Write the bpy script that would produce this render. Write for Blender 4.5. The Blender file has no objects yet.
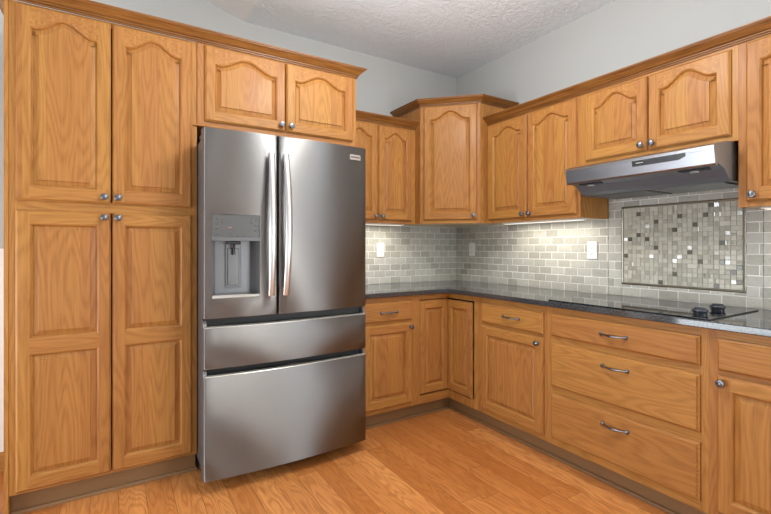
import bpy, math, random
from mathutils import Vector
random.seed(7)
SC = bpy.context.scene
COL = SC.collection
PI = math.pi

# ------------------------------------------------------------------ camera
cd = bpy.data.cameras.new('camera')
cam = bpy.data.objects.new('camera', cd)
COL.objects.link(cam)
cam.location = (-2.7051, -3.0963, 1.2179)
cam.rotation_euler = (PI/2, 0, -math.radians(31.85))
cd.sensor_width = 36.0
cd.lens = 435.51*36/771
cd.shift_y = -(257-247.08)/771
cd.clip_start = 0.02
SC.camera = cam

# ------------------------------------------------------------------ colour management, world, light
SC.view_settings.view_transform = 'Standard'
SC.view_settings.look = 'None'
SC.view_settings.gamma = 1.0
SC.view_settings.use_curve_mapping = False
SC.view_settings.exposure = 0.13
SC.render.film_transparent = False
W = bpy.data.worlds.new('daylight'); SC.world = W
W.use_nodes = True
W.node_tree.nodes['Background'].inputs[0].default_value = (0.75, 0.85, 1.0, 1)
W.node_tree.nodes['Background'].inputs[1].default_value = 0.6

def area(name, loc, target, sx, sy, power, color=(1, 1, 1), spread=PI):
    l = bpy.data.lights.new(name, 'AREA'); l.shape = 'RECTANGLE'; l.size = sx; l.size_y = sy
    l.energy = power; l.color = color; l.spread = spread
    o = bpy.data.objects.new(name, l); COL.objects.link(o); o.location = loc
    d = Vector(target)-Vector(loc)
    o.rotation_euler = d.to_track_quat('-Z', 'Z' if abs(d.normalized().z) < .95 else 'Y').to_euler()
    return o
CAN_SPOTS = [(-1.70, -3.3, 2.789, 3)]
FILL_LAMPS = [(-1.60, -1.75, 2.48, 47, 'added fill light over the middle of the kitchen, out of frame'), (-0.9, -4.2, 2.3, 24, 'added fill light on a cord behind the camera')]  # unseen lamps added to lift the dim ceiling and walls
WIN_LEFT = area('window_daylight_left', (-5.35, -1.35, 1.2), (0, -1.6, 4.6), 2.3, 2.2, 140, (0.86, 0.94, 1.0))
WIN_REAR = area('window_daylight_rear', (-3.85, -5.55, 1.15), (-2.6, 0, 4.4), 1.9, 2.1, 35, (0.86, 0.94, 1.0))
WIN_RIGHT = area('window_daylight_right', (-0.05, -4.2, 1.25), (-3.2, -2.4, 3.6), 1.0, 2.1, 85, (0.88, 0.95, 1.0))

# ------------------------------------------------------------------ material helpers
class G:
    def __init__(s, name):
        m = bpy.data.materials.new(name); m.use_nodes = True
        s.m = m; s.t = m.node_tree; s.t.nodes.clear()
        s.out = s.t.nodes.new('ShaderNodeOutputMaterial')
        s.b = s.t.nodes.new('ShaderNodeBsdfPrincipled')
        s.t.links.new(s.b.outputs[0], s.out.inputs[0])
    def n(s, typ, **kw):
        x = s.t.nodes.new(typ)
        for k, v in kw.items(): setattr(x, k, v)
        return x
    def put(s, sock, v):
        if v is None: return
        if isinstance(v, bpy.types.NodeSocket): s.t.links.new(v, sock)
        else: sock.default_value = v
    def math(s, op, a, b=None, c=None):
        x = s.n('ShaderNodeMath', operation=op)
        for i, v in enumerate((a, b, c)):
            if v is not None: s.put(x.inputs[i], v)
        return x.outputs[0]
    def vmath(s, op, a, b=None):
        x = s.n('ShaderNodeVectorMath', operation=op)
        s.put(x.inputs[0], a)
        if b is not None: s.put(x.inputs[3 if op == 'SCALE' else 1], b)
        return x.outputs[0]
    def comb(s, x, y, z):
        c = s.n('ShaderNodeCombineXYZ')
        for i, v in enumerate((x, y, z)): s.put(c.inputs[i], v)
        return c.outputs[0]
    def sep(s, v):
        c = s.n('ShaderNodeSeparateXYZ'); s.put(c.inputs[0], v); return c.outputs
    def noise(s, vec, scale, detail=2, rough=.5):
        x = s.n('ShaderNodeTexNoise'); s.put(x.inputs['Vector'], vec)
        x.inputs['Scale'].default_value = scale; x.inputs['Detail'].default_value = detail
        x.inputs['Roughness'].default_value = rough
        return x.outputs[0]
    def white(s, v, dim='1D'):
        x = s.n('ShaderNodeTexWhiteNoise', noise_dimensions=dim)
        s.put(x.inputs['W' if dim == '1D' else 'Vector'], v)
        return x.outputs[0]
    def mix(s, f, a, b, typ='MIX'):
        x = s.n('ShaderNodeMix', data_type='RGBA', blend_type=typ)
        s.put(x.inputs[0], f); s.put(x.inputs[6], a); s.put(x.inputs[7], b)
        return x.outputs[2]
    def ramp(s, f, stops):
        x = s.n('ShaderNodeValToRGB'); e = x.color_ramp.elements
        while len(e) < len(stops): e.new(.5)
        for el, (p, c) in zip(e, stops): el.position = p; el.color = c
        s.put(x.inputs[0], f); return x.outputs[0]
    def bump(s, h, dist, strength=1.0):
        x = s.n('ShaderNodeBump'); x.inputs['Distance'].default_value = dist
        x.inputs['Strength'].default_value = strength
        s.put(x.inputs['Height'], h); s.t.links.new(x.outputs[0], s.b.inputs['Normal'])
    def set(s, **kw):
        for k, v in kw.items(): s.put(s.b.inputs[k.replace('_', ' ')], v)
        return s.m
def rgb(r, g, b): return (r, g, b, 1)

def simple(name, col, rough=.5, metal=0.0, **kw):
    g = G(name); return g.set(Base_Color=rgb(*col), Roughness=rough, Metallic=metal, **kw)

OAK_LIGHT = (0.455, 0.208, 0.052); OAK_MID = (0.355, 0.146, 0.032); OAK_DARK = (0.190, 0.066, 0.011)
def oak(name, horiz, strips=True):
    g = G(name)
    tc = g.n('ShaderNodeTexCoord').outputs['Object']
    rnd = g.n('ShaderNodeObjectInfo').outputs['Random']
    isl = g.n('ShaderNodeNewGeometry').outputs['Random Per Island']
    x, y, z = g.sep(tc)
    a, l = (z, x) if horiz else (x, z)          # across / along the grain
    # glued-up strips of slightly different tone
    if strips:
        st = g.math('FLOOR', g.math('ADD', g.math('DIVIDE', a, .083), g.math('MULTIPLY', rnd, 7)))
        sr = g.white(g.math('ADD', st, g.math('MULTIPLY', rnd, 31.7)))
    else:
        sr = g.white(g.math('MULTIPLY', g.math('ADD', isl, rnd), 91.3))
    off = g.math('ADD', g.math('MULTIPLY', sr, 3.1), g.math('MULTIPLY', rnd, 9))
    # cathedral figure = contour lines of a stretched noise
    v1 = g.comb(g.math('ADD', g.math('MULTIPLY', a, 7.5), off), g.math('MULTIPLY', y, 2.0), g.math('ADD', g.math('MULTIPLY', l, 0.95), off))
    n1 = g.noise(v1, 1.0, 1.5, .45)
    ring = g.math('SINE', g.math('MULTIPLY', n1, 120))
    ring = g.math('ADD', g.math('MULTIPLY', ring, .5), .5)
    ring = g.math('POWER', ring, 1.6)
    # pores and fine streaks
    v2 = g.comb(g.math('MULTIPLY', a, 420), g.math('MULTIPLY', y, 60), g.math('ADD', g.math('MULTIPLY', l, 11), off))
    n2 = g.noise(v2, 1.0, 2, .6)
    v3 = g.comb(g.math('MULTIPLY', a, 130), g.math('MULTIPLY', y, 10), g.math('ADD', g.math('MULTIPLY', l, 1.6), off))
    n3 = g.noise(v3, 1.0, 2, .6)
    pore = g.ramp(n2, [(.40, rgb(1, 1, 1)), (.52, rgb(0, 0, 0))])
    c = g.mix(g.math('MULTIPLY', ring, .52), rgb(*OAK_LIGHT), rgb(*OAK_MID))
    c = g.mix(g.math('MULTIPLY', g.math('SUBTRACT', n3, .38), .75), c, rgb(*OAK_DARK))
    pm = g.math('MULTIPLY', pore, g.math('ADD', g.math('MULTIPLY', ring, .30), .06))
    c = g.mix(pm, c, rgb(*OAK_DARK))
    h = g.n('ShaderNodeHueSaturation'); g.put(h.inputs['Color'], c)
    g.put(h.inputs['Value'], g.math('ADD', .93, g.math('MULTIPLY', sr, .14)))
    g.put(h.inputs['Hue'], g.math('ADD', .494, g.math('MULTIPLY', sr, .010)))
    g.bump(n2, .0004, .25)
    return g.set(Base_Color=h.outputs[0], Roughness=.5, Specular_IOR_Level=.3, Coat_Weight=.07, Coat_Roughness=.2)
M = {}
M['oak_v'] = oak('oak_vertical_grain', False)
M['oak_h'] = oak('oak_horizontal_grain', True, False)
M['oak_f'] = oak('oak_frame_stile', False, False)
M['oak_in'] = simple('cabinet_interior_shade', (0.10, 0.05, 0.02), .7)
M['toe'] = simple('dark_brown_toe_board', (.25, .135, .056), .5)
M['under'] = simple('pale_birch_underside', (0.66, 0.56, 0.40), .5)

def floor_mat():
    g = G('oak_plank_floor')
    tc = g.n('ShaderNodeTexCoord').outputs['Object']
    x, y, z = g.sep(tc)
    pw, pl = .115, 1.15
    xi = g.math('DIVIDE', g.math('ADD', x, 20.055), pw); i = g.math('FLOOR', xi); fx = g.math('SUBTRACT', xi, i)
    wo = g.white(i)
    yi = g.math('ADD', g.math('DIVIDE', g.math('ADD', y, 20), pl), g.math('MULTIPLY', wo, 5)); j = g.math('FLOOR', yi); fy = g.math('SUBTRACT', yi, j)
    r = g.white(g.comb(i, j, 3.0), '3D')
    off = g.math('MULTIPLY', r, 37)
    v1 = g.comb(g.math('ADD', g.math('MULTIPLY', x, 8.5), off), g.math('ADD', g.math('MULTIPLY', y, 1.5), off), off)
    n1 = g.noise(v1, 1.0, 2, .5)
    ring = g.math('POWER', g.math('ADD', g.math('MULTIPLY', g.math('SINE', g.math('MULTIPLY', n1, 95)), .5), .5), 2.0)
    v2 = g.comb(g.math('MULTIPLY', x, 260), g.math('ADD', g.math('MULTIPLY', y, 7), off), 0)
    n2 = g.noise(v2, 1.0, 3, .6)
    v3 = g.comb(g.math('MULTIPLY', x, 25), g.math('ADD', g.math('MULTIPLY', y, 1.6), off), off)
    n3 = g.noise(v3, 1.0, 2, .55)
    base = g.mix(r, rgb(.50, .175, .042), rgb(.78, .34, .105))
    c = g.mix(g.math('MULTIPLY', ring, .42), base, rgb(.36, .105, .020))
    c = g.mix(g.math('MULTIPLY', g.math('SUBTRACT', n3, .38), .9), c, rgb(.40, .118, .022))
    pore = g.ramp(n2, [(.38, rgb(1, 1, 1)), (.5, rgb(0, 0, 0))])
    c = g.mix(g.math('MULTIPLY', pore, .28), c, rgb(.28, .075, .013))
    ex = g.math('MINIMUM', fx, g.math('SUBTRACT', 1, fx)); ey = g.math('MULTIPLY', g.math('MINIMUM', fy, g.math('SUBTRACT', 1, fy)), pl/pw)
    e = g.math('MINIMUM', ex, ey)
    seam = g.math('LESS_THAN', e, .010)
    c = g.mix(g.math('MULTIPLY', seam, .7), c, rgb(.14, .045, .012))
    g.bump(g.math('MULTIPLY', seam, -1), .0006, .4)
    return g.set(Base_Color=c, Roughness=g.math('ADD', .27, g.math('MULTIPLY', n2, .12)), Specular_IOR_Level=.45)
M['floor'] = floor_mat()

def wall_paint(name, col, amp=.0005):
    g = G(name); tc = g.n('ShaderNodeTexCoord').outputs['Object']
    g.bump(g.noise(tc, 180, 3, .6), amp, .5)
    return g.set(Base_Color=rgb(*col), Roughness=.75, Specular_IOR_Level=.2)
M['wall'] = wall_paint('grey_wall_paint', (.45, .46, .455))
M['bounce_floor'] = wall_paint('pale_bounce_floor', (.55, .53, .50))
M['white'] = wall_paint('white_trim_paint', (.82, .82, .81))
def ceil_mat():
    g = G('stomped_texture_ceiling_paint'); tc = g.n('ShaderNodeTexCoord').outputs['Object']
    d = g.n('ShaderNodeTexNoise'); g.put(d.inputs['Vector'], tc); d.inputs['Scale'].default_value = 9; d.inputs['Detail'].default_value = 3
    w = g.vmath('ADD', tc, g.vmath('SCALE', d.outputs['Color'], .16))
    n1 = g.noise(w, 16, 3, .55)
    rid = g.math('SUBTRACT', 1, g.math('MULTIPLY', g.math('ABSOLUTE', g.math('SUBTRACT', n1, .5)), 9))
    rid = g.math('MAXIMUM', rid, 0)
    n2 = g.noise(tc, 5, 1, .5)
    h = g.math('ADD', g.math('MULTIPLY', rid, g.math('MULTIPLY', n2, 1.2)), g.math('MULTIPLY', g.noise(tc, 60, 2, .6), .3))
    g.bump(h, .006, .65)
    return g.set(Base_Color=rgb(.79, .855, .915), Roughness=.85, Specular_IOR_Level=.15)
M['ceiling'] = ceil_mat()
M['vault'] = wall_paint('light_brightened_vault_paint', (.93, .96, .98))  # same white ceiling, colour raised to imitate stronger light on the slope

def steel(name, col=(.52, .51, .50), rough=.30, aniso=.75, axis='Z', fine=(2, 2, 700), rot=.25):
    g = G(name); tc = g.n('ShaderNodeTexCoord').outputs['Object']
    n = g.noise(g.vmath('MULTIPLY', tc, fine), 1.0, 2, .6)
    tg = g.n('ShaderNodeTangent', direction_type='RADIAL', axis=axis)
    g.t.links.new(tg.outputs[0], g.b.inputs['Tangent'])
    c = g.mix(n, rgb(*[v*.94 for v in col]), rgb(*[v*1.05 for v in col]))
    return g.set(Base_Color=c, Metallic=1.0, Roughness=g.math('ADD', rough-.03, g.math('MULTIPLY', n, .06)), Anisotropic=aniso, Anisotropic_Rotation=rot)
M['steel'] = steel('brushed_stainless_steel', (.29, .287, .283), .50, 1.0)
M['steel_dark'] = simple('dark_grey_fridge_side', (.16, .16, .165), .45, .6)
M['chrome'] = simple('polished_handle_steel', (.74, .74, .75), .33, 1.0)
M['pewter'] = None
def pewter():
    g = G('antique_pewter'); tc = g.n('ShaderNodeTexCoord').outputs['Object']
    n = g.noise(tc, 70, 2, .6)
    return g.set(Base_Color=g.mix(n, rgb(.09, .095, .105), rgb(.30, .315, .345)), Metallic=1.0, Roughness=.30)
M['pewter'] = pewter()
M['black'] = simple('black_plastic', (.03, .035, .044), .2)
M['gasket'] = simple('dark_gasket_rubber', (.010, .0105, .012), .45)
M['dkgrey'] = simple('charcoal_panel_gloss', (.035, .037, .042), .2)
M['dispgrey'] = simple('silver_grey_plastic', (.20, .20, .205), .34, .7)
M['disppanel'] = simple('grey_touch_panel', (.20, .20, .198), .25, .8)
M['icon'] = simple('dark_print_on_panel', (.09, .09, .10), .4)
M['redicon'] = simple('faint_red_print_on_panel', (.42, .17, .13), .4)
M['lip'] = simple('bright_metal_lip', (.86, .83, .76), .22, .8)
M['glass_black'] = simple('black_ceramic_glass', (.008, .009, .012), .05, 0, Specular_IOR_Level=.9)
M['plate'] = simple('white_plastic_plate', (.86, .86, .85), .3)
M['slot'] = simple('dark_slot', (.03, .03, .03), .5)
M['bronze'] = simple('dark_bronze_pencil_trim', (.30, .275, .215), .28, .9)
def granite():
    g = G('dark_grey_granite'); tc = g.n('ShaderNodeTexCoord').outputs['Object']
    n1 = g.noise(tc, 140, 3, .7); n2 = g.noise(tc, 420, 2, .6)
    c = g.ramp(n1, [(.36, rgb(.012, .013, .015)), (.52, rgb(.045, .048, .052)), (.68, rgb(.115, .12, .125))])
    c = g.mix(g.ramp(n2, [(.60, rgb(0, 0, 0)), (.70, rgb(.6, .6, .6))]), c, rgb(.15, .16, .17))
    return g.set(Base_Color=c, Roughness=.07, Specular_IOR_Level=.8)
M['granite'] = granite()
def tile_mat(name, lo, hi, rough, var=.5, spec=.4):
    g = G(name); tc = g.n('ShaderNodeTexCoord').outputs['Object']
    isl = g.n('ShaderNodeNewGeometry').outputs['Random Per Island']
    n = g.noise(tc, 45, 4, .65); n2 = g.noise(tc, 130, 2, .6)
    f = g.math('ADD', g.math('MULTIPLY', isl, var), g.math('MULTIPLY', g.math('SUBTRACT', n, .25), 1-var*.6))
    c = g.mix(f, rgb(*lo), rgb(*hi))
    pit = g.ramp(n2, [(.30, rgb(1, 1, 1)), (.40, rgb(0, 0, 0))])
    c = g.mix(g.math('MULTIPLY', pit, .35), c, rgb(*[v*.6 for v in lo]))
    g.bump(n2, .001, .25)
    return g.set(Base_Color=c, Roughness=rough, Specular_IOR_Level=spec)
M['stone'] = tile_mat('tumbled_grey_limestone', (.35, .34, .295), (.61, .60, .55), .5, .62)
M['grout'] = simple('pale_grout', (.84, .83, .80), .8)
M['mos_a'] = tile_mat('mosaic_cream_stone', (.47, .45, .375), (.66, .635, .55), .35)
M['mos_b'] = tile_mat('mosaic_taupe_stone', (.35, .33, .265), (.50, .475, .40), .3)
M['mos_dark'] = simple('mosaic_dark_glass', (.13, .12, .095), .15)
M['mos_glass'] = simple('mosaic_pearl_glass', (.50, .485, .42), .08, 0, Specular_IOR_Level=.9)
M['mgrout'] = simple('mosaic_grout', (.52, .50, .43), .8)
def emit(name, col, strength):
    g = G(name); g.b.inputs['Emission Color'].default_value = rgb(*col); g.b.inputs['Emission Strength'].default_value = strength
    return g.set(Base_Color=rgb(.9, .9, .88), Roughness=.5)
M['led'] = emit('glowing_lamp_lens', (1, .90, .72), .9)
M['can'] = emit('glowing_ceiling_lamp', (1, .93, .82), 30)
M['lens'] = simple('frosted_lamp_lens', (.75, .74, .70), .12, .3)
M['mesh'] = simple('aluminium_filter_mesh', (.20, .20, .19), .42, .9)
M['hoodsteel'] = steel('hood_stainless_steel', (.33, .34, .37), .30, 0.0)
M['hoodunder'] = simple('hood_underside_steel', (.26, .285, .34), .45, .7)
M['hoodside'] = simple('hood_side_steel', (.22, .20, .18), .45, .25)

# ------------------------------------------------------------------ mesh helpers
class MB:
    def __init__(s): s.v = []; s.f = []; s.mi = []; s.sm = []
    def add(s, vs, fs, mi=0, smooth=False):
        o = len(s.v); s.v += [tuple(v) for v in vs]
        for k, f in enumerate(fs):
            s.f.append([o+i for i in f]); s.mi.append(mi[k] if isinstance(mi, list) else mi); s.sm.append(smooth)
    def box(s, x0, x1, y0, y1, z0, z1, mi=0, bev=0.0):
        x0, x1 = sorted((x0, x1)); y0, y1 = sorted((y0, y1)); z0, z1 = sorted((z0, z1))
        if bev <= 0:
            vs = [(x, y, z) for z in (z0, z1) for y in (y0, y1) for x in (x0, x1)]
            s.add(vs, [(0, 2, 3, 1), (4, 5, 7, 6), (0, 1, 5, 4), (2, 6, 7, 3), (0, 4, 6, 2), (1, 3, 7, 5)], mi); return
        b = min(bev, (x1-x0)*.49, (y1-y0)*.49, (z1-z0)*.49)
        # chamfered box: 24 verts
        vs = []; ix = {}
        for cx in (0, 1):
            for cy in (0, 1):
                for cz in (0, 1):
                    X = (x0, x1)[cx]; Y = (y0, y1)[cy]; Z = (z0, z1)[cz]
                    sx = b if cx == 0 else -b; sy = b if cy == 0 else -b; sz = b if cz == 0 else -b
                    for ax, p in enumerate(((X, Y+sy, Z+sz), (X+sx, Y, Z+sz), (X+sx, Y+sy, Z))):
                        ix[(cx, cy, cz, ax)] = len(vs); vs.append(p)
        I = lambda a, b_, c, d: ix[(a, b_, c, d)]
        fs = []
        for c in (0, 1):
            f = [I(c, 0, 0, 0), I(c, 1, 0, 0), I(c, 1, 1, 0), I(c, 0, 1, 0)]; fs.append(f if c else f[::-1])
            f = [I(0, c, 0, 1), I(0, c, 1, 1), I(1, c, 1, 1), I(1, c, 0, 1)]; fs.append(f if c else f[::-1])
            f = [I(0, 0, c, 2), I(1, 0, c, 2), I(1, 1, c, 2), I(0, 1, c, 2)]; fs.append(f if c else f[::-1])
        ctr = Vector(((x0+x1)/2, (y0+y1)/2, (z0+z1)/2))
        def out(f):
            p = [Vector(vs[i]) for i in f]; n = (p[1]-p[0]).cross(p[2]-p[0])
            m = sum(p, Vector())/len(p)-ctr
            return f if n.dot(m) > 0 else f[::-1]
        for a in (0, 1):
            for c in (0, 1):
                fs.append([I(a, c, 0, 0), I(a, c, 1, 0), I(a, c, 1, 1), I(a, c, 0, 1)])
                fs.append([I(a, 0, c, 0), I(a, 1, c, 0), I(a, 1, c, 2), I(a, 0, c, 2)])
                fs.append([I(0, a, c, 1), I(1, a, c, 1), I(1, a, c, 2), I(0, a, c, 2)])
                for d in (0, 1): fs.append([I(a, c, d, 0), I(a, c, d, 1), I(a, c, d, 2)])
        s.add(vs, [out(f) for f in fs], mi)
    def prism(s, prof, axis, a0, a1, mi=0, smooth=False):
        """closed profile of 2-D points extruded along an axis; profile gives the two other axes in order"""
        n = len(prof)
        def P(p, a):
            if axis == 'x': return (a, p[0], p[1])
            if axis == 'y': return (p[0], a, p[1])
            return (p[0], p[1], a)
        ar = sum(prof[i][0]*prof[(i+1) % n][1]-prof[(i+1) % n][0]*prof[i][1] for i in range(n))
        pr = prof if ar > 0 else prof[::-1]
        if axis == 'y': pr = pr[::-1]
        if a1 < a0: a0, a1 = a1, a0
        vs = [P(p, a0) for p in pr]+[P(p, a1) for p in pr]
        fs = [(i, (i+1) % n, n+(i+1) % n, n+i) for i in range(n)]
        s.add(vs, fs, mi, smooth)
        s.add([P(p, a0) for p in pr], [tuple(range(n))[::-1]], mi); s.add([P(p, a1) for p in pr], [tuple(range(n))], mi)
    def lathe(s, prof, loc, axis='-y', seg=20, mi=0):
        """profile (radius, distance along axis)"""
        vs = []; fs = []
        for r, h in prof:
            for k in range(seg):
                a = 2*PI*k/seg; c, d = r*math.cos(a), r*math.sin(a)
                if axis == '-y': p = (c, -h, d)
                elif axis == 'z': p = (c, d, h)
                else: p = (h, c, d)
                vs.append(tuple(p[i]+loc[i] for i in range(3)))
        flip = axis == '-y'
        for i in range(len(prof)-1):
            for k in range(seg):
                f = (i*seg+k, i*seg+(k+1) % seg, (i+1)*seg+(k+1) % seg, (i+1)*seg+k); fs.append(f)
        s.add(vs, fs, mi, True)
        n = len(prof)
        s.add(vs[:seg], [tuple(range(seg))[::-1]], mi, True); s.add(vs[(n-1)*seg:], [tuple(range(seg))], mi, True)
    def tube(s, path, rads, seg=12, mi=0, flat=(1, 1), up=(0, 0, 1)):
        vs = []; fs = []; P = [Vector(p) for p in path]; n = len(P)
        for i in range(n):
            t = (P[min(i+1, n-1)]-P[max(i-1, 0)]).normalized()
            u = Vector(up); a = t.cross(u)
            a = a.normalized() if a.length > 1e-4 else Vector((1, 0, 0)); b = a.cross(t).normalized()
            r = rads[i] if isinstance(rads, (list, tuple)) else rads
            for k in range(seg):
                an = 2*PI*k/seg; q = P[i]+a*(r*flat[0]*math.cos(an))+b*(r*flat[1]*math.sin(an)); vs.append(tuple(q))
        for i in range(n-1):
            for k in range(seg):
                fs.append((i*seg+k, (i+1)*seg+k, (i+1)*seg+(k+1) % seg, i*seg+(k+1) % seg)[::-1])
        s.add(vs, fs, mi, True)
        s.add(vs[:seg], [tuple(range(seg))[::-1]], mi); s.add(vs[-seg:], [tuple(range(seg))], mi)
    def build(s, name, mats, parent=None, loc=(0, 0, 0), rot=0.0, weld=False):
        me = bpy.data.meshes.new(name); me.from_pydata(s.v, [], s.f); me.update()
        if isinstance(mats, str): mats = [mats]
        for m in mats: me.materials.append(M[m])
        for p, k, sm in zip(me.polygons, s.mi, s.sm): p.material_index = k; p.use_smooth = sm
        if weld:
            import bmesh
            b = bmesh.new(); b.from_mesh(me); bmesh.ops.remove_doubles(b, verts=b.verts, dist=1e-5); bmesh.ops.recalc_face_normals(b, faces=b.faces); b.to_mesh(me); b.free()
        o = bpy.data.objects.new(name, me); COL.objects.link(o); o.location = loc; o.rotation_euler = (0, 0, rot)
        if parent: o.parent = parent
        return o
def thing(name, label, cat, loc=(0, 0, 0), rot=0.0, group=None):
    o = bpy.data.objects.new(name, None); COL.objects.link(o); o.empty_display_size = .1
    o.location = loc; o.rotation_euler = (0, 0, rot); tag(o, label, cat, group); return o
def tag(o, label, cat, group=None):
    o['label'] = label; o['category'] = cat
    if group: o['group'] = group
    return o
def struct(name, b, mats, **kw):
    o = b.build(name, mats, **kw); o['kind'] = 'structure'; return o

# ------------------------------------------------------------------ the room
CZ = 2.789; XS = -1.936; SL = (2.861-2.788)/(2.202-1.938)      # ceiling height, start of vault, slope
XL, YR = -5.4, -5.6
b = MB(); b.box(XL-.1, .1, -4.3, .1, -.1, 0); struct('floor', b, 'floor')
b = MB(); b.box(XL-.1, .1, YR-.1, -4.3, -.1, 0); struct('floor_added_bounce', b, 'bounce_floor')  # unseen pale floor added to take the warm tint out of the bounce
b = MB(); b.box(XL-.1, .1, 0, .1, 0, 4.3); struct('wall_back', b, 'wall')
b = MB(); b.box(0, .1, YR, 0, 0, 4.3); struct('wall_right', b, 'wall')
b = MB(); b.box(XL-.1, XL, YR, 0, 0, 4.3); struct('wall_left', b, 'wall')
b = MB(); b.box(XL-.1, .1, YR-.1, YR, 0, 4.3); struct('wall_rear', b, 'wall')
b = MB(); xe = XL-.1; ze = CZ+SL*(XS-xe)
b.prism([(.1, CZ), (XS, CZ), (XS, CZ+.12), (.1, CZ+.12)], 'y', YR-.1, .1)
struct('ceiling', b, 'ceiling')
b = MB(); b.prism([(XS, CZ), (xe, ze), (xe, ze+.12), (XS, CZ+.12)], 'y', YR-.1, .1); struct('ceiling_vault', b, 'vault')
# baseboard left of the pantry and a white panelled dado above it
b = MB()
b.prism([(-.001, 0), (-.016, 0), (-.016, .075), (-.011, .09), (-.009, .105), (-.001, .112)], 'x', XL, -3.13); struct('baseboard_back', b, 'oak_h')
b = MB(); b.box(XL, -3.19, -.008, 0, .112, 1.21); struct('trim_1', b, 'white')

# ------------------------------------------------------------------ cabinet kit.  local x = to the right along the wall, y = into the wall, z = up, front of frame at y = 0
T = .019
def off_poly(pts, d):
    n = len(pts); res = []
    for i in range(n):
        p0, p1, p2 = Vector(pts[i-1]), Vector(pts[i]), Vector(pts[(i+1) % n])
        e1 = (p1-p0).normalized(); e2 = (p2-p1).normalized()
        n1 = Vector((-e1.y, e1.x)); n2 = Vector((-e2.y, e2.x))
        m = (n1+n2)/max(.35, 1+n1.dot(n2)); res.append((p1.x+m.x*d, p1.y+m.y*d))
    return res
def lip_box(b, w, h, prof, F, mv, mh, fill):
    """slab with routed outer edge: prof = [(inset, y)...]"""
    loops = [[(i, y, i), (w-i, y, i), (w-i, y, h-i), (i, y, h-i)] for i, y in prof]
    for l0, l1 in zip(loops, loops[1:]):
        for k in range(4):
            k2 = (k+1) % 4
            b.add([l0[k], l0[k2], l1[k2], l1[k]], [(0, 1, 2, 3)], mh if k in (0, 2) else mv)
    b.add(loops[0], [(3, 2, 1, 0)], mv)
    if fill is not None: b.add(loops[-1], [(0, 1, 2, 3)], fill)
PANEL = [(0, 0), (.0015, .0012), (.0055, .0040), (.0090, .0100), (.0095, .0136), (.011, .0144), (.031, .0078), (.0317, .0030), (.0335, .0020)]
def door(w, h, ops, parent, loc, st=.05, knob=None, name='door', label=None):
    """ops = list of (z0, z1, arch) openings, z1 = shoulder height"""
    b = MB(); F = -T; e = .009
    lip_box(b, w, h, [(0, -.0005), (0, -.009), (.0025, -.0105), (.0045, -.0145), (e, F)], F, 0, 1, None)
    q = lambda x0, x1, z0, z1, mi: b.add([(x0, F, z0), (x1, F, z0), (x1, F, z1), (x0, F, z1)], [(0, 1, 2, 3)], mi)
    q(e, st, e, h-e, 0); q(w-st, w-e, e, h-e, 0)
    zp = e; tops = []
    for k, (z0, z1, ar) in enumerate(ops):
        q(st, w-st, zp, z0, 1) if k == 0 or not ops[k-1][2] else None
        zp = z1
    N = 26
    for k, (z0, z1, ar) in enumerate(ops):
        if ar:
            xs = [w-st+(2*st-w)*i/N for i in range(N+1)]
            def A(x):
                t = abs(x-w/2)/(w/2-st)
                return 0 if t > .80 else ar*(.5*(1+math.cos(PI*t/.80)))**.82
            top = [(x, z1+A(x)) for x in xs]
        else:
            top = [(w-st, z1), (st, z1)]
        pts = [(st, z0), (w-st, z0)]+top
        if k == len(ops)-1:
            for (xa, za), (xb, zb) in zip(top, top[1:]):
                b.add([(xb, F, zb), (xa, F, za), (xa, F, h-e), (xb, F, h-e)], [(0, 1, 2, 3)], 1)
        lp = [(off_poly(pts, d), F+y) for d, y in PANEL]
        n = len(pts)
        for li, ((l0, y0), (l1, y1)) in enumerate(zip(lp, lp[1:])):
            for i in range(n):
                j = (i+1) % n
                hor = abs(pts[j][0]-pts[i][0]) > abs(pts[j][1]-pts[i][1])
                b.add([(l0[i][0], y0, l0[i][1]), (l0[j][0], y0, l0[j][1]), (l1[j][0], y1, l1[j][1]), (l1[i][0], y1, l1[i][1])], [(0, 1, 2, 3)], 1 if (hor and li < 4) else 0)
        l, y = lp[-1]; b.add([(p[0], y, p[1]) for p in l], [tuple(range(n))], 0)
    o = b.build(name, ['oak_v', 'oak_h'], parent, loc)
    if label: o['label'] = label
    if knob: add_knob(o, knob[0], knob[1])
    return o
KNOB = [(.0085, 0), (.0085, .002), (.006, .004), (.0055, .012), (.008, .015), (.0145, .018), (.0165, .021), (.0165, .024), (.0145, .0268), (.0125, .0275), (.011, .027), (.009, .0285), (.005, .030), (.001, .0304)]
def add_knob(parent, x, z):
    b = MB(); b.lathe(KNOB, (0, 0, 0), '-y', 22); k = b.build('knob', 'pewter', parent, (x, -T, z)); k['label'] = 'pewter knob'; return k
def add_pull(parent, x, z, L=.122):
    b = MB(); path = []; rad = []
    for i in range(17):
        t = -1+2*i/16
        path.append((t*L/2, -.005-.016*(1-t*t)**.75, -.002*(1-t*t))); rad.append(.0043+.0042*math.exp(-(t/.42)**2)+.002*math.exp(-((abs(t)-1)/.12)**2))
    b.tube(path, rad, 10, 0, (1.0, .75))
    for s in (-1, 1): b.lathe([(.0105, 0), (.0105, .003), (.0095, .007), (.006, .0098), (.001, .0105)], (s*L/2, 0, 0), '-y', 16)
    p = b.build('pull', 'pewter', parent, (x, -T, z)); p['label'] = 'bowed pewter pull'; return p
def drawer(w, h, parent, loc, pull=None):
    b = MB(); F = -T
    lip_box(b, w, h, [(0, -.0005), (0, -.0085), (.003, -.0105), (.006, -.0120), (.011, F)], F, 0, 0, 0)
    o = b.build('drawer', ['oak_h'], parent, loc)
    if pull: add_pull(o, *pull)
    return o
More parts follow.
